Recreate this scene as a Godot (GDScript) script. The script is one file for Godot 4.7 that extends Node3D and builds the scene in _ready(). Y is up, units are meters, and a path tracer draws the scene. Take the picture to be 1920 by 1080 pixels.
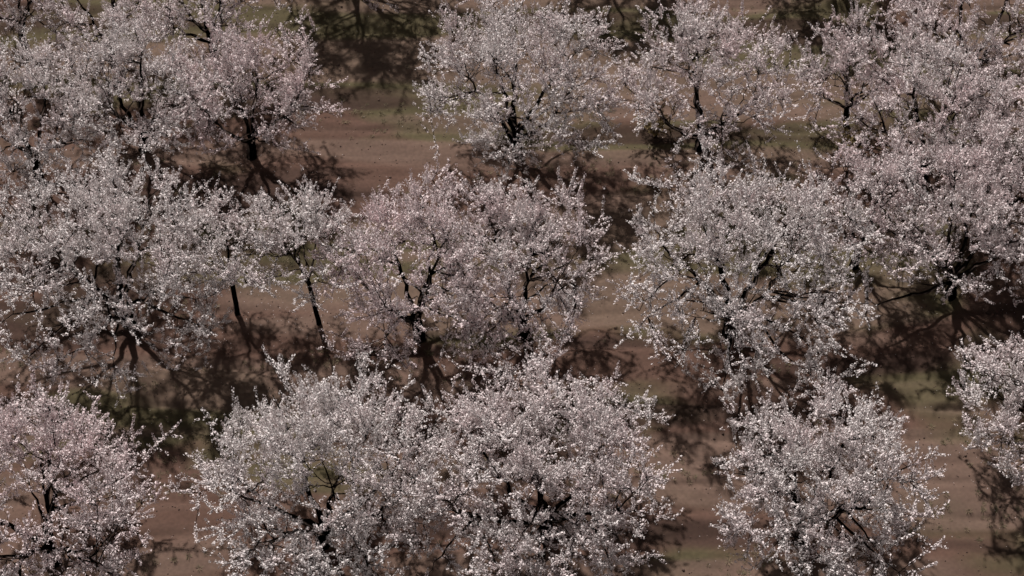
extends Node3D

# An almond orchard in bloom, seen from a drone that looks 50 degrees down across the rows.

# x, z, crown radius, crown centre height, pink tint 0..1, blossom density, seed, label
const TREES = [
	[-11.88, 9.07, 3.30, 2.50, 0.50, 0.95, 11, "pink tinged blossoming almond tree filling the bottom left corner of the orchard"],
	[-4.63, 8.57, 3.31, 2.70, 0.02, 1.10, 12, "big white blossoming almond tree at the bottom, bare dark limb on its left side"],
	[0.73, 8.41, 3.32, 2.70, 0.20, 1.10, 13, "pale pink blossoming almond tree touching the big white one at the bottom"],
	[7.82, 8.68, 2.85, 2.50, 0.12, 1.00, 14, "round blossoming almond tree at the bottom between two strips of bare soil"],
	[14.06, 6.02, 2.67, 2.38, 0.15, 0.95, 15, "white blossoming almond tree cut by the right edge, its shadow on bare soil"],
	[-11.09, 1.32, 3.56, 2.80, 0.00, 0.85, 21, "largest greyish white blossoming almond tree, at the left, with a thick dark fork"],
	[-7.84, 0.76, 1.89, 2.38, 0.05, 1.00, 22, "narrow young blossoming almond tree just right of the largest tree at the left"],
	[-5.75, 1.02, 1.77, 2.75, 0.05, 1.00, 23, "slim young blossoming almond tree with a long bare leaning trunk"],
	[-2.65, 1.80, 2.72, 2.88, 0.50, 0.78, 24, "thin pink blossoming almond tree in the middle with dark branches showing through"],
	[0.07, 1.76, 2.65, 2.88, 0.30, 0.85, 25, "spiky topped blossoming almond tree in the middle, left of a bare soil gap"],
	[6.38, 1.66, 3.48, 2.80, 0.00, 0.88, 26, "wide spreading blossoming almond tree right of the middle over a broad dappled shadow"],
	[9.78, -0.90, 2.00, 2.50, 0.40, 0.62, 27, "pinkish blossoming almond tree squeezed behind the right side of the wide spreading tree"],
	[12.47, 0.21, 2.48, 2.75, 0.30, 0.75, 28, "blossoming almond tree near the right edge with forked shadow below its bare trunk"],
	[-14.00, -4.43, 2.23, 2.50, 0.10, 0.72, 31, "thinly flowered almond tree at the upper left edge of the picture"],
	[-11.04, -5.46, 2.49, 2.50, 0.05, 0.75, 32, "greyish blossoming almond tree at the upper left with a dark fork at its foot"],
	[-7.60, -5.24, 2.29, 2.50, 0.50, 0.80, 33, "rosy blossoming almond tree at the upper left beside the open soil"],
	[0.19, -5.29, 2.98, 2.88, 0.10, 0.85, 34, "white blossoming almond tree at the top middle, right of the open soil"],
	[5.67, -5.55, 2.75, 2.75, 0.30, 0.72, 35, "lilac pink blossoming almond tree at the top with a small olive shrub below"],
	[9.92, -6.33, 1.65, 2.25, 0.40, 0.60, 36, "small sparse pink blossoming almond tree at the upper right with bare curved branches"],
	[12.04, -4.31, 2.68, 2.62, 0.30, 0.75, 37, "blossoming almond tree at the upper right, an olive shrub at its lower left"],
	[14.00, -2.51, 2.41, 2.62, 0.30, 0.75, 38, "blossoming almond tree against the right edge in the upper half"],
	[-15.35, -9.94, 1.96, 2.25, 0.25, 0.65, 41, "sparse blossoming almond tree in the top left corner"],
	[-12.45, -9.09, 2.02, 2.38, 0.25, 0.70, 42, "greyish blossoming almond tree at the top edge, second from the left corner"],
	[-9.30, -9.31, 2.10, 2.50, 0.20, 0.75, 43, "blossoming almond tree at the top edge directly behind the rosy one"],
	[-5.35, -12.98, 3.18, 2.75, 0.30, 0.90, 44, "almond tree beyond the top edge throwing the darkest shadow across the open soil"],
	[10.24, -13.02, 2.68, 2.50, 0.40, 0.90, 45, "almond tree beyond the top edge throwing a shadow near the top right"],
	[13.94, -8.36, 2.72, 2.50, 0.35, 0.80, 46, "dense pinkish blossoming almond tree in the top right corner"],
	[17.34, -5.85, 2.58, 2.50, 0.40, 0.90, 47, "blossoming almond tree just outside the right edge near the top"],
	[2.88, -14.05, 2.80, 2.50, 0.40, 0.90, 48, "almond tree beyond the top edge behind the white and lilac pink trees"],
]
# where the crown's middle stands relative to the trunk's foot (x, z), by seed
const LEANS = {21: Vector2(-.4, .1), 23: Vector2(-.35, -.3), 26: Vector2(.35, .0), 28: Vector2(.05, -.1), 33: Vector2(.2, -.1), 34: Vector2(.1, 0), 24: Vector2(-.1, 0), 25: Vector2(-.3, 0), 12: Vector2(.25, 0), 14: Vector2(.4, .1), 36: Vector2(-.2, .2)}
const YOUNG = [22, 23]
# long bare limbs (goal from the trunk's foot) and gaps in the flowers (middle from the foot, radius), by seed
const BARE_LIMBS = {28: [Vector3(-2.4, 1.1, 1.2)], 12: [Vector3(-2.2, 3.3, .5)], 36: [Vector3(-1.2, 1.9, .6), Vector3(1.1, 2.2, .4)]}
const GAPS = {28: [Vector4(-1.3, 1.3, 1.3, .75), Vector4(.1, 1.1, 1.4, 1.0)], 12: [Vector4(-1.75, 2.5, 1.1, .5)], 21: [Vector4(.1, 1.8, .9, .95)], 26: [Vector4(0, 2.0, 1.0, .85), Vector4(.3, 2.9, 1.0, .5)], 34: [Vector4(.05, 2.0, .9, .75)], 32: [Vector4(.1, 1.1, 1.0, .9)], 33: [Vector4(0, .9, 1.2, 1.1)], 24: [Vector4(.2, 1.5, 1.1, 1.0)], 25: [Vector4(.2, 1.7, 1.0, .7)], 35: [Vector4(0, 1.3, 1.0, .8), Vector4(-1.5, 1.1, .7, 1.05)], 13: [Vector4(.1, 1.8, 1.0, .5)], 14: [Vector4(-.2, 1.2, 1.1, .65)], 37: [Vector4(-.6, 1.3, 1.0, .9)], 36: [Vector4(-.6, 1.6, 1.0, .7), Vector4(.6, 1.7, 1.0, .5)]}

var furrows := []
var ground_noise := FastNoiseLite.new()
var clod_noise := FastNoiseLite.new()

class Buf:
	var v := PackedVector3Array()
	var n := PackedVector3Array()
	var i := PackedInt32Array()
	func mesh() -> ArrayMesh:
		var a := []
		a.resize(Mesh.ARRAY_MAX)
		a[Mesh.ARRAY_VERTEX] = v
		a[Mesh.ARRAY_NORMAL] = n
		a[Mesh.ARRAY_INDEX] = i
		var m := ArrayMesh.new()
		m.add_surface_from_arrays(Mesh.PRIMITIVE_TRIANGLES, a)
		return m


func part(called: String, m: Mesh, mat: Material, parent: Node) -> MeshInstance3D:
	var o := MeshInstance3D.new()
	o.name = called
	o.mesh = m
	o.material_override = mat
	for s in m.get_surface_count():
		m.surface_set_material(s, mat)
	parent.add_child(o, true)
	return o


func scatter(called: String, m: Mesh, mat: Material, where: Array[Transform3D], tints: PackedColorArray, parent: Node) -> MultiMeshInstance3D:
	m.surface_set_material(0, mat)
	var mm := MultiMesh.new()
	mm.transform_format = MultiMesh.TRANSFORM_3D
	mm.use_colors = true
	mm.mesh = m
	mm.instance_count = where.size()
	for k in where.size():
		mm.set_instance_transform(k, where[k])
		mm.set_instance_color(k, tints[k])
	var o := MultiMeshInstance3D.new()
	o.name = called
	o.multimesh = mm
	o.material_override = mat
	o.set_meta("kind", "stuff")
	parent.add_child(o, true)
	return o


func tube(b: Buf, pts: PackedVector3Array, r0: float, r1: float, sides: int, power := 1.0, knobs := 0.0, rng: RandomNumberGenerator = null) -> void:
	var count := pts.size()
	var side := Vector3.RIGHT
	for k in count:
		var dir := (pts[mini(k + 1, count - 1)] - pts[maxi(k - 1, 0)]).normalized()
		side = (side - dir * side.dot(dir))
		if side.length() < 0.05:
			side = dir.cross(Vector3(0.3, 0.2, 0.9))
		side = side.normalized()
		var up := dir.cross(side)
		var rad := lerpf(r0, r1, pow(float(k) / (count - 1), power))
		var first := b.v.size()
		for s in sides:
			var ang := TAU * s / sides
			var d := side * cos(ang) + up * sin(ang)
			var rr := rad
			if rng and knobs > 0.0:
				rr *= 1.0 + rng.randf_range(-knobs, knobs)
			b.v.append(pts[k] + d * rr)
			b.n.append(d)
		if k > 0:
			for s in sides:
				var s1 := (s + 1) % sides
				var p := first - sides
				b.i.append_array([p + s, p + s1, first + s, p + s1, first + s1, first + s])
	# close the tip
	var tip := b.v.size()
	b.v.append(pts[count - 1] + (pts[count - 1] - pts[count - 2]).normalized() * r1)
	b.n.append((pts[count - 1] - pts[count - 2]).normalized())
	for s in sides:
		b.i.append_array([tip - sides + s, tip - sides + (s + 1) % sides, tip])


func bend(a: Vector3, c: Vector3, b: Vector3, segs: int, wob: float, rng: RandomNumberGenerator) -> PackedVector3Array:
	var pts := PackedVector3Array()
	for k in segs + 1:
		var t := float(k) / segs
		var p := a.lerp(c, t).lerp(c.lerp(b, t), t)
		if k > 0 and k < segs:
			p += Vector3(rng.randf_range(-wob, wob), rng.randf_range(-wob, wob) * 0.7, rng.randf_range(-wob, wob))
		pts.append(p)
	return pts


func height(x: float, z: float) -> float:
	var h := ground_noise.get_noise_2d(x * 0.35, z) * 0.09 + clod_noise.get_noise_2d(x * 0.6, z) * 0.022
	for f in furrows:
		var zz: float = z - f[0] - x * f[1] - 0.08 * sin(x * f[4] + f[0])
		h -= f[2] * exp(-zz * zz / (f[3] * f[3])) * (0.6 + 0.8 * ground_noise.get_noise_2d(x * 0.8 + f[0] * 9.0, 40.0))
	return h


func make_sprig() -> ArrayMesh:
	# one flowering shoot end: open five-petalled flowers set round 12 cm of twig
	var rng := RandomNumberGenerator.new()
	rng.seed = 77
	var st := SurfaceTool.new()
	st.begin(Mesh.PRIMITIVE_TRIANGLES)
	for k in 4:
		var ang := k * 2.4 + rng.randf_range(-.4, .4)
		var out := Vector3(cos(ang), rng.randf_range(-.1, .8), sin(ang)).normalized()
		var at := Vector3(0, -0.028 + 0.056 * k / 3.0, 0) + out * rng.randf_range(.012, .028)
		var side := out.cross(Vector3(.3, 1, .2)).normalized()
		var up := out.cross(side)
		var r := rng.randf_range(.017, .0235)
		for p in 5:
			var a := TAU * p / 5.0 + k
			var cup := rng.randf_range(.15, .55)
			var d := (side * cos(a) + up * sin(a))
			var d1 := (side * cos(a - .55) + up * sin(a - .55))
			var d2 := (side * cos(a + .55) + up * sin(a + .55))
			var tip := at + d * r + out * r * cup
			var l := at + d1 * r * .72 + out * r * cup * .6
			var m := at + d2 * r * .72 + out * r * cup * .6
			var heart := Color(.93, .76, .79)
			var petal := Color(1, 1, 1)
			for q in [[at, heart], [tip, petal], [l, petal], [at, heart], [m, petal], [tip, petal]]:
				st.set_color(q[1])
				st.add_vertex(q[0])
	st.generate_normals()
	return st.commit()


func make_petal() -> ArrayMesh:
	var st := SurfaceTool.new()
	st.begin(Mesh.PRIMITIVE_TRIANGLES)
	var a := Vector3(-.011, .002, 0)
	var b := Vector3(.002, 0, -.008)
	var c := Vector3(.012, .004, 0)
	var e := Vector3(.002, 0, .008)
	for q in [a, b, e, b, c, e]:
		st.add_vertex(q)
	st.generate_normals()
	return st.commit()


func make_tuft() -> ArrayMesh:
	var rng := RandomNumberGenerator.new()
	rng.seed = 5
	var st := SurfaceTool.new()
	st.begin(Mesh.PRIMITIVE_TRIANGLES)
	for k in 16:
		var a := rng.randf() * TAU
		var d := Vector3(cos(a), 0, sin(a))
		var w := Vector3(-d.z, 0, d.x) * .006
		var root := d * rng.randf() * .05
		var mid := root + d * .04 + Vector3.UP * rng.randf_range(.04, .08)
		var tip := mid + d * rng.randf_range(.03, .07) + Vector3.UP * rng.randf_range(.0, .04)
		for q in [root - w, mid - w * .8, root + w, root + w, mid - w * .8, mid + w * .8, mid - w * .8, tip, mid + w * .8]:
			st.add_vertex(q)
	st.generate_normals()
	return st.commit()


func make_clod() -> ArrayMesh:
	var rng := RandomNumberGenerator.new()
	rng.seed = 9
	var s := SphereMesh.new()
	s.radial_segments = 7
	s.rings = 4
	s.radius = .5
	s.height = .8
	var st := SurfaceTool.new()
	st.begin(Mesh.PRIMITIVE_TRIANGLES)
	var a := s.get_mesh_arrays()
	var moved := {}
	for k in a[Mesh.ARRAY_INDEX]:
		var p: Vector3 = a[Mesh.ARRAY_VERTEX][k]
		var key := p.snappedf(.01)
		if not moved.has(key):
			moved[key] = p * rng.randf_range(.7, 1.15)
		st.add_vertex(moved[key])
	st.generate_normals()
	return st.commit()


# ---------------------------------------------------------------- trees

var bark: StandardMaterial3D
var twig_bark: StandardMaterial3D
var blossom: StandardMaterial3D
var sprig: ArrayMesh

func almond_tree(d: Array) -> void:
	var rng := RandomNumberGenerator.new()
	rng.seed = d[6] * 7919 + 13
	var young: bool = d[6] in YOUNG
	var rx: float = d[2] * 1.04
	var hc: float = d[3]
	var lean: Vector2 = LEANS.get(d[6], Vector2(rng.randf_range(-.15, .15), rng.randf_range(-.15, .15)))
	var tree := Node3D.new()
	tree.name = "almond_tree"
	var foot := Vector3(d[0] - lean.x, 0, d[1] - lean.y)
	tree.position = Vector3(foot.x, height(foot.x, foot.z) - .03, foot.z)
	add_child(tree, true)
	tree.set_meta("label", d[7])
	tree.set_meta("category", "tree")
	tree.set_meta("group", "blossoming almond trees of the orchard")
	var centre := Vector3(lean.x, hc, lean.y)
	var ry: float = hc - .55
	if young:
		ry = hc - 1.35
		centre.y += .3
	var lump := FastNoiseLite.new()
	lump.seed = d[6]
	lump.frequency = 1.0
	var gaps := FastNoiseLite.new()
	gaps.seed = d[6] + 500
	gaps.frequency = .75
	gaps.fractal_octaves = 2
	var shape := func(dir: Vector3) -> Vector3:          # a point of the crown's uneven outline
		var s := 1.0 + lump.get_noise_3dv(dir * 1.4) * .52
		return Vector3(dir.x * rx * s, dir.y * ry * s, dir.z * rx * s)
	# trunk
	var th := rng.randf_range(.65, .85) if not young else 1.6
	var tr := clampf(rx * .05, .055, .165)
	if young:
		tr *= .72
	var top := Vector3(lean.x * th / hc + rng.randf_range(-.06, .06), th, lean.y * th / hc)
	var tb := Buf.new()
	tube(tb, bend(Vector3(0, -.15, 0), Vector3(top.x * .2, th * .5, top.z * .2), top, 6, .02, rng), tr * (1.35 if young else 1.75), tr * .95, 9, .4, .10, rng)
	part("trunk", tb.mesh(), bark, tree)
	# scaffolds
	var limbs: Array[Buf] = []
	var node_p := PackedVector3Array()
	var node_c := PackedFloat32Array()
	var node_r := PackedFloat32Array()
	var node_l := PackedInt32Array()
	var many := 3 if young else rng.randi_range(5, 6)
	var turn := rng.randf() * TAU
	for k in many:
		var az := turn + TAU * k / many + rng.randf_range(-.3, .3)
		var el := rng.randf_range(.15, .75)
		if k == 0 or (young and k == 1):
			el = 1.15
		var dir := Vector3(cos(az) * cos(el), sin(el), sin(az) * cos(el))
		var goal: Vector3 = centre + shape.call(dir) * rng.randf_range(.74, .86)
		var way := (goal - top)
		var ctrl := top + Vector3(way.x * .42, way.y * .42 + way.length() * .1, way.z * .42)
		if rng.randf() < .35:
			ctrl = top + Vector3(way.x * .6, way.y * .25, way.z * .6)
		var start := top - Vector3(0, rng.randf_range(.0, .16), 0)
		var pts := bend(start, ctrl, goal, 12, .07 if not young else .04, rng)
		var b := Buf.new()
		var lr := tr * rng.randf_range(.58, .78)
		tube(b, pts, lr, .014, 7, .75, .08, rng)
		limbs.append(b)
		var run := 0.0
		for j in range(2, pts.size()):
			run += pts[j].distance_to(pts[j - 1])
			node_p.append(pts[j])
			node_c.append(run)
			node_r.append(lerpf(lr, .014, pow(float(j) / 12.0, .75)))
			node_l.append(k)
	for goal4: Vector3 in BARE_LIMBS.get(d[6], []):
		var b4 := Buf.new()
		tube(b4, bend(top - Vector3(0, .08, 0), top.lerp(goal4, .5) + Vector3(0, .08, .1), goal4, 9, .04, rng), tr * .5, .02, 7, .8, .08, rng)
		limbs.append(b4)
	# secondary branches: grown towards points spread over the crown
	var goals := 16 if young else int(46 * clampf(rx / 3.0, .6, 1.2))
	for g in goals:
		var y := rng.randf_range(-.75, 1.0)
		var az2 := g * 2.39996 + rng.randf_range(-.3, .3)
		var dir2 := Vector3(cos(az2) * sqrt(1 - y * y), y, sin(az2) * sqrt(1 - y * y))
		var goal2: Vector3 = centre + shape.call(dir2) * pow(rng.randf_range(.2, .9), .5)
		var best := -1
		var cost := 1e9
		for k in node_p.size():
			var c := node_p[k].distance_to(goal2) + node_c[k] * .35 + maxf(0, node_p[k].y - goal2.y + .1) * 1.2
			if c < cost and node_r[k] > .016:
				cost = c
				best = k
		if best < 0:
			continue
		var a := node_p[best]
		var way2 := goal2 - a
		var ctrl2 := a + way2 * .5 + Vector3(0, way2.length() * rng.randf_range(-.16, .06), 0) + Vector3(rng.randf_range(-1, 1), 0, rng.randf_range(-1, 1)) * way2.length() * .13
		var sr := minf(node_r[best] * .75, .014 + .015 * way2.length())
		var pts2 := bend(a, ctrl2, goal2, 7, .05, rng)
		tube(limbs[node_l[best]], pts2, sr, .009, 5)
		var run2 := node_c[best]
		for j in range(1, pts2.size()):
			run2 += pts2[j].distance_to(pts2[j - 1])
			node_p.append(pts2[j])
			node_c.append(run2)
			node_r.append(minf(.0159, lerpf(sr, .009, j / 7.0)))
			node_l.append(node_l[best])
	for b in limbs:
		part("limb", b.mesh(), bark, tree)
	# tertiary branches and shoots carry the flowers
	var tw := Buf.new()
	var where: Array[Transform3D] = []
	var tints := PackedColorArray()
	var pink: float = d[4]
	var patch := FastNoiseLite.new()
	patch.seed = d[6] + 900
	patch.frequency = .5
	var tert := int((380 if young else 740) * d[5] * clampf(rx * rx / 9.0, .45, 1.25))
	var holes: Array = GAPS.get(d[6], [])
	var flowering := func(p: PackedVector3Array, from: float, step: float) -> void:
		for j in range(1, p.size()):
			var seg := p[j] - p[j - 1]
			var len := seg.length()
			var s := from * len if j == 1 else 0.0
			while s < len:
				s += step * rng.randf_range(.4, 1.7)
				if rng.randf() < .27:
					continue
				var pos := p[j - 1] + seg * (s / len)
				if holes.any(func(o: Vector4) -> bool: return Vector3(o.x, o.y, o.z).distance_to(pos) < o.w * .9):
					continue
				var ydir := (seg / len + Vector3(rng.randf_range(-.3, .3), rng.randf_range(-.1, .3), rng.randf_range(-.3, .3))).normalized()
				var xdir := ydir.cross(Vector3(rng.randf_range(-1, 1), rng.randf_range(-1, 1), rng.randf_range(-1, 1))).normalized()
				var size := rng.randf_range(.75, 1.3)
				where.append(Transform3D(Basis(xdir * size, ydir * size * 1.1, xdir.cross(ydir) * size), pos))
				var q := clampf(pink + patch.get_noise_3dv(pos) * .6 + rng.randf_range(-.12, .12) + .06, 0, .95)
				var lum := rng.randf_range(.8, 1.0)
				tints.append(Color(.9 * lum, lerpf(.905, .79, q) * lum, lerpf(.88, .79, q) * lum))
	for g in tert:
		var dir3 := Vector3(rng.randfn(), rng.randfn(), rng.randfn()).normalized()
		if dir3.y < -.8:
			dir3.y *= -1
		var goal3: Vector3 = centre + shape.call(dir3) * pow(rng.randf_range(.08, 1.0), .38)
		if holes.any(func(o: Vector4) -> bool: return Vector3(o.x, o.y, o.z).distance_to(goal3) < o.w):
			continue
		if gaps.get_noise_3dv(goal3) < -.1:
			continue
		var best3 := -1
		var cost3 := 1e9
		for k in node_p.size():
			if node_r[k] > .03:
				continue
			var c3 := node_p[k].distance_squared_to(goal3) + node_c[k] * .06 + maxf(0, node_p[k].y - goal3.y) * .4
			if c3 < cost3:
				cost3 = c3
				best3 = k
		var a3 := node_p[best3]
		var way3 := goal3 - a3
		var l3 := way3.length()
		if l3 > 1.3:
			goal3 = a3 + way3 * (1.3 / l3)
			way3 = goal3 - a3
			l3 = 1.3
		if l3 < .25:
			way3 = (way3.normalized() + Vector3(0, .6, 0)).normalized() * .35
			goal3 = a3 + way3
			l3 = .35
		var p3 := bend(a3, a3 + way3 * .5 + Vector3(rng.randf_range(-.1, .1), -.08 * l3, rng.randf_range(-.1, .1)), goal3, 3, .025, rng)
		tube(tw, p3, .0105, .0055, 4)
		flowering.call(p3, .3, .075)
		var outward := (goal3 - centre).normalized()
		var shoots := rng.randi_range(5, 7)
		for s3 in shoots:
			var t := rng.randf_range(.3, 1.0) if s3 else 1.0
			var k3 := clampi(int(t * 3), 0, 2)
			var sp := p3[k3].lerp(p3[k3 + 1], t * 3 - k3)
			var sd := (way3 / l3 * .25 + outward * .2 + Vector3(rng.randf_range(-1.1, 1.1), rng.randf_range(-.3, 1.5), rng.randf_range(-1.1, 1.1))).normalized()
			var sl := rng.randf_range(.14, .42)
			if outward.y > .3 and rng.randf() < .2:
				sl *= 1.9
				sd = (sd + Vector3(0, 1.0, 0)).normalized()
			var se := sp + sd * sl + Vector3(0, sl * .1, 0)
			var ps := PackedVector3Array([sp, sp.lerp(se, .5) - Vector3(0, sl * .04, 0), se])
			tube(tw, ps, .0055, .003, 3)
			flowering.call(ps, .12, .06)
	part("twigs", tw.mesh(), twig_bark, tree).set_meta("kind", "stuff")
	scatter("blossom", sprig, blossom, where, tints, tree)


func olive_shrub(x: float, z: float, r: float, seed_: int, label: String) -> void:
	var rng := RandomNumberGenerator.new()
	rng.seed = seed_
	var o := Node3D.new()
	o.name = "shrub"
	o.position = Vector3(x, height(x, z), z)
	add_child(o, true)
	o.set_meta("label", label)
	o.set_meta("category", "shrub")
	o.set_meta("group", "olive shrubs between the trees")
	var leaf := ArrayMesh.new()
	var st := SurfaceTool.new()
	st.begin(Mesh.PRIMITIVE_TRIANGLES)
	for k in 7:
		var a := k * 2.4
		var d := Vector3(cos(a), rng.randf_range(.1, .8), sin(a)).normalized()
		var w := d.cross(Vector3.UP).normalized() * .008
		var q0 := Vector3(0, k * .012 - .04, 0)
		for q in [q0, q0 + d * .025 - w, q0 + d * .05, q0, q0 + d * .05, q0 + d * .025 + w]:
			st.add_vertex(q)
	st.generate_normals()
	leaf = st.commit()
	var where: Array[Transform3D] = []
	var tints := PackedColorArray()
	var twb := Buf.new()
	for s in 6:
		var az := s * 1.05 + rng.randf_range(-.3, .3)
		var end := Vector3(cos(az) * r * .6, r * rng.randf_range(.9, 1.5), sin(az) * r * .6)
		var pts := bend(Vector3(0, -.05, 0), end * .5 + Vector3(cos(az), 0, sin(az)) * -.05, end, 5, .03, rng)
		var sb := Buf.new()
		tube(sb, pts, .016, .006, 5)
		part("stem", sb.mesh(), bark, o)
		for t in 16:
			var k := rng.randi_range(2, 5)
			var dir := Vector3(rng.randfn(), rng.randf_range(0, 1.2), rng.randfn()).normalized()
			var ln := rng.randf_range(.15, .45) * r
			var ps := PackedVector3Array([pts[k], pts[k] + dir * ln * .5, pts[k] + dir * ln + Vector3(0, .03, 0)])
			tube(twb, ps, .005, .0025, 3)
			for j in 9:
				var pos := ps[0].lerp(ps[2], rng.randf_range(.25, 1.05))
				var y := (dir + Vector3(rng.randf_range(-.4, .4), .2, rng.randf_range(-.4, .4))).normalized()
				var xx := y.cross(Vector3(rng.randf_range(-1, 1), .2, rng.randf_range(-1, 1))).normalized()
				var sc := rng.randf_range(.7, 1.2)
				where.append(Transform3D(Basis(xx * sc, y * sc, xx.cross(y) * sc), pos))
				var l := rng.randf_range(.6, 1.1)
				tints.append(Color(.25 * l, .185 * l, .075 * l))
	part("twigs", twb.mesh(), twig_bark, o).set_meta("kind", "stuff")
	var lm := StandardMaterial3D.new()
	lm.vertex_color_use_as_albedo = true
	lm.roughness = .8
	lm.cull_mode = BaseMaterial3D.CULL_DISABLED
	lm.backlight_enabled = true
	lm.backlight = Color(.3, .3, .2)
	scatter("foliage", leaf, lm, where, tints, o)


func ground_texture() -> ImageTexture:
	# soil colour over 48 m: tilled bands along the rows, weedy olive strips, fine crumb
	const N := 1536
	var layers := []
	for s in [[11, .0042, 12, 3], [23, .011, 8, 3], [37, .05, 6, 3], [41, .008, 2, 3], [53, .22, 1, 2]]:
		var nz := FastNoiseLite.new()
		nz.seed = s[0]
		nz.frequency = s[1]
		nz.fractal_octaves = s[3]
		var im := nz.get_seamless_image(N / s[2], N, false, false, .15)
		if s[2] > 1:
			im.resize(N, N, Image.INTERPOLATE_CUBIC)
		im.convert(Image.FORMAT_L8)
		layers.append(im.get_data())
	var l0: PackedByteArray = layers[0]
	var l1: PackedByteArray = layers[1]
	var l2: PackedByteArray = layers[2]
	var l3: PackedByteArray = layers[3]
	var l4: PackedByteArray = layers[4]
	var outp := PackedByteArray()
	outp.resize(N * N * 3)
	var red := Vector3(81, 63, 55)
	var pale := Vector3(95, 79, 70)
	var olive := Vector3(73, 67, 50)
	var dark := Vector3(55, 43, 38)
	for k in N * N:
		var a := l0[k] / 255.0
		var b := l1[k] / 255.0
		var c := l2[k] / 255.0
		var e := l3[k] / 255.0
		var f := l4[k] / 255.0
		var col := red
		col = col.lerp(olive, smoothstep(.44, .56, a * .45 + e * .55))
		col = col.lerp(pale, smoothstep(.48, .66, b) * .85)
		col = col.lerp(dark, smoothstep(.44, .28, b) * .8)
		col *= .86 + .16 * c + .16 * f
		outp[k * 3] = int(clampf(col.x, 0, 255))
		outp[k * 3 + 1] = int(clampf(col.y, 0, 255))
		outp[k * 3 + 2] = int(clampf(col.z, 0, 255))
	return ImageTexture.create_from_image(Image.create_from_data(N, N, false, Image.FORMAT_RGB8, outp))


func build_ground() -> void:
	var xs := PackedFloat32Array([-600, -200, -60])
	var zs := PackedFloat32Array([-600, -200, -60])
	var x := -27.0
	while x <= 27.0:
		xs.append(x)
		x += .22
	var z := -24.0
	while z <= 20.0:
		zs.append(z)
		z += .075
	xs.append_array([60, 200, 600])
	zs.append_array([60, 200, 600])
	var w := xs.size()
	var h := zs.size()
	var b := Buf.new()
	var uv := PackedVector2Array()
	b.v.resize(w * h)
	b.n.resize(w * h)
	uv.resize(w * h)
	for j in h:
		for i in w:
			b.v[j * w + i] = Vector3(xs[i], height(xs[i], zs[j]), zs[j])
			uv[j * w + i] = Vector2(xs[i] / 48.0 + .31, zs[j] / 48.0 + .17)
	for j in h:
		for i in w:
			var l := b.v[j * w + maxi(i - 1, 0)]
			var r := b.v[j * w + mini(i + 1, w - 1)]
			var f := b.v[maxi(j - 1, 0) * w + i]
			var n := b.v[mini(j + 1, h - 1) * w + i]
			b.n[j * w + i] = (n - f).cross(r - l).normalized()
	for j in h - 1:
		for i in w - 1:
			var p := j * w + i
			b.i.append_array([p, p + 1, p + w, p + 1, p + w + 1, p + w])
	var a := []
	a.resize(Mesh.ARRAY_MAX)
	a[Mesh.ARRAY_VERTEX] = b.v
	a[Mesh.ARRAY_NORMAL] = b.n
	a[Mesh.ARRAY_TEX_UV] = uv
	a[Mesh.ARRAY_INDEX] = b.i
	var m := ArrayMesh.new()
	m.add_surface_from_arrays(Mesh.PRIMITIVE_TRIANGLES, a)
	var mat := StandardMaterial3D.new()
	mat.albedo_texture = ground_texture()
	mat.roughness = 1.0
	mat.metallic_specular = .2
	part("ground", m, mat, self).set_meta("kind", "structure")


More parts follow.
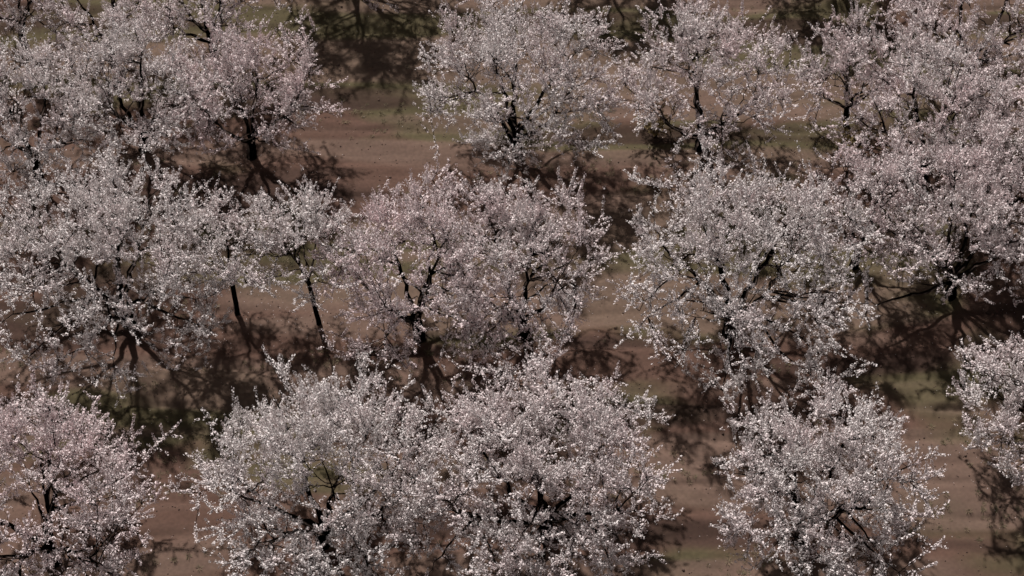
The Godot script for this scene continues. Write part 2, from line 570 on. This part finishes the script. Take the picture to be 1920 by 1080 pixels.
func _ready() -> void:
	# camera: drone 46 m up, a long lens looking 50 degrees down
	var cam := Camera3D.new()
	cam.name = "camera"
	cam.fov = 15.53
	cam.near = 1.0
	cam.far = 2000.0
	cam.position = Vector3(0, 45.96, 38.57)
	add_child(cam)
	cam.look_at_from_position(cam.position, Vector3.ZERO, Vector3.UP)
	cam.current = true
	var lens := CameraAttributesPhysical.new()
	lens.frustum_focal_length = 88.0
	lens.frustum_near = 1.0
	lens.frustum_far = 2000.0
	lens.frustum_focus_distance = 42.0
	lens.exposure_aperture = 2.8
	cam.attributes = lens
	# sky and sun
	var sky_mat := ProceduralSkyMaterial.new()
	sky_mat.sky_top_color = Color(.50, .51, .53)
	sky_mat.sky_horizon_color = Color(.72, .71, .70)
	sky_mat.ground_bottom_color = Color(.30, .25, .22)
	sky_mat.ground_horizon_color = Color(.55, .52, .50)
	sky_mat.sky_energy_multiplier = .64
	var sky := Sky.new()
	sky.sky_material = sky_mat
	var env := Environment.new()
	env.background_mode = Environment.BG_SKY
	env.sky = sky
	env.tonemap_mode = Environment.TONE_MAPPER_LINEAR
	env.tonemap_exposure = 1.28
	env.sdfgi_enabled = true
	env.ssao_enabled = true
	env.ssil_enabled = true
	var we := WorldEnvironment.new()
	we.name = "world"
	we.environment = env
	add_child(we)
	var sun := DirectionalLight3D.new()
	sun.name = "sun"
	sun.light_energy = 1.5
	sun.light_color = Color(1.0, .972, .957)
	sun.light_angular_distance = 1.6
	sun.shadow_enabled = true
	add_child(sun)
	var el := deg_to_rad(52)
	var az := deg_to_rad(22)
	sun.look_at_from_position(Vector3.ZERO, Vector3(sin(az) * cos(el), -sin(el), cos(az) * cos(el)), Vector3.UP)

	# ground
	ground_noise.seed = 3
	ground_noise.frequency = .45
	ground_noise.fractal_octaves = 3
	clod_noise.seed = 8
	clod_noise.frequency = 2.2
	clod_noise.fractal_octaves = 3
	var rng := RandomNumberGenerator.new()
	rng.seed = 4242
	var fz := -22.0
	while fz < 18.0:
		furrows.append([fz, rng.randf_range(-.012, .02), rng.randf_range(.025, .09), rng.randf_range(.07, .16), rng.randf_range(.2, .5)])
		fz += rng.randf_range(.7, 1.7)
	build_ground()

	# materials
	bark = StandardMaterial3D.new()
	var bn := NoiseTexture2D.new()
	bn.width = 256
	bn.height = 256
	bn.seamless = true
	var bnn := FastNoiseLite.new()
	bnn.frequency = .03
	bn.noise = bnn
	var ramp := Gradient.new()
	ramp.set_color(0, Color(.33, .28, .26))
	ramp.set_color(1, Color(.55, .485, .45))
	bn.color_ramp = ramp
	bark.albedo_texture = bn
	bark.uv1_triplanar = true
	bark.uv1_scale = Vector3(3, 1.2, 3)
	bark.roughness = .95
	bark.metallic_specular = .2
	twig_bark = StandardMaterial3D.new()
	twig_bark.albedo_color = Color(.40, .32, .30)
	twig_bark.roughness = .9
	twig_bark.metallic_specular = .2
	blossom = StandardMaterial3D.new()
	blossom.vertex_color_use_as_albedo = true
	blossom.roughness = .9
	blossom.metallic_specular = .2
	blossom.cull_mode = BaseMaterial3D.CULL_DISABLED
	blossom.backlight_enabled = true
	blossom.backlight = Color(.55, .53, .53)
	sprig = make_sprig()

	# trees
	for d in TREES:
		almond_tree(d)
	olive_shrub(4.35, -6.0, .8, 61, "small olive brown shrub on bare soil under the lilac pink tree")
	olive_shrub(10.2, -5.3, .8, 62, "small olive brown shrub beside a thin dark stem at the upper right")

	# crumbs of soil, short weeds, fallen petals
	var where: Array[Transform3D] = []
	var tints := PackedColorArray()
	for k in 13000:
		var p := Vector3(rng.randf_range(-20, 20), 0, rng.randf_range(-17, 13))
		p.y = height(p.x, p.z)
		var s := rng.randf_range(.015, .055) * (1.8 if rng.randf() < .06 else 1.0)
		where.append(Transform3D(Basis.from_euler(Vector3(rng.randf() * 6, rng.randf() * 6, 0)).scaled(Vector3.ONE * s), p))
		var l := rng.randf_range(.75, 1.2)
		tints.append(Color(.085 * l, .058 * l, .048 * l))
	var cm := StandardMaterial3D.new()
	cm.vertex_color_use_as_albedo = true
	cm.roughness = 1.0
	cm.metallic_specular = .1
	var o := scatter("soil_clods", make_clod(), cm, where, tints, self)
	o.set_meta("label", "brown crumbs of tilled soil strewn over the orchard floor")
	o.set_meta("category", "soil")
	where = []
	tints = PackedColorArray()
	for k in 3500:
		var d: Array = TREES[k % TREES.size()]
		var p := Vector3(d[0] + rng.randfn() * d[2] * .6, 0, d[1] + rng.randfn() * d[2] * .6)
		p.y = height(p.x, p.z) + .004
		where.append(Transform3D(Basis.from_euler(Vector3(rng.randf_range(-.5, .5), rng.randf() * TAU, rng.randf_range(-.5, .5))).scaled(Vector3.ONE * rng.randf_range(.8, 1.3)), p))
		var l := rng.randf_range(.5, .75)
		tints.append(Color(l, l * .9, l * .88))
	o = scatter("fallen_petals", make_petal(), blossom, where, tints, self)
	o.set_meta("label", "pale fallen petals lying on the soil under the trees")
	o.set_meta("category", "petals")
	where = []
	tints = PackedColorArray()
	var weed := FastNoiseLite.new()
	weed.seed = 31
	weed.frequency = .35
	for k in 16000:
		var p := Vector3(rng.randf_range(-20, 20), 0, rng.randf_range(-17, 13))
		if weed.get_noise_2d(p.x * .4, p.z * 1.3) < .12 + rng.randf() * .3:
			continue
		p.y = height(p.x, p.z) - .005
		var s := rng.randf_range(.5, 1.1)
		where.append(Transform3D(Basis.from_euler(Vector3(0, rng.randf() * TAU, 0)).scaled(Vector3(s, s * rng.randf_range(.5, 1.0), s)), p))
		var l := rng.randf_range(.8, 1.2)
		var q := rng.randf()
		tints.append(Color(lerpf(.10, .17, q) * l, lerpf(.09, .13, q) * l, lerpf(.045, .08, q) * l))
	var gm := StandardMaterial3D.new()
	gm.vertex_color_use_as_albedo = true
	gm.roughness = .9
	gm.cull_mode = BaseMaterial3D.CULL_DISABLED
	gm.backlight_enabled = true
	gm.backlight = Color(.3, .3, .2)
	o = scatter("grass", make_tuft(), gm, where, tints, self)
	o.set_meta("label", "short olive and straw coloured weeds on the strips of soil")
	o.set_meta("category", "grass")
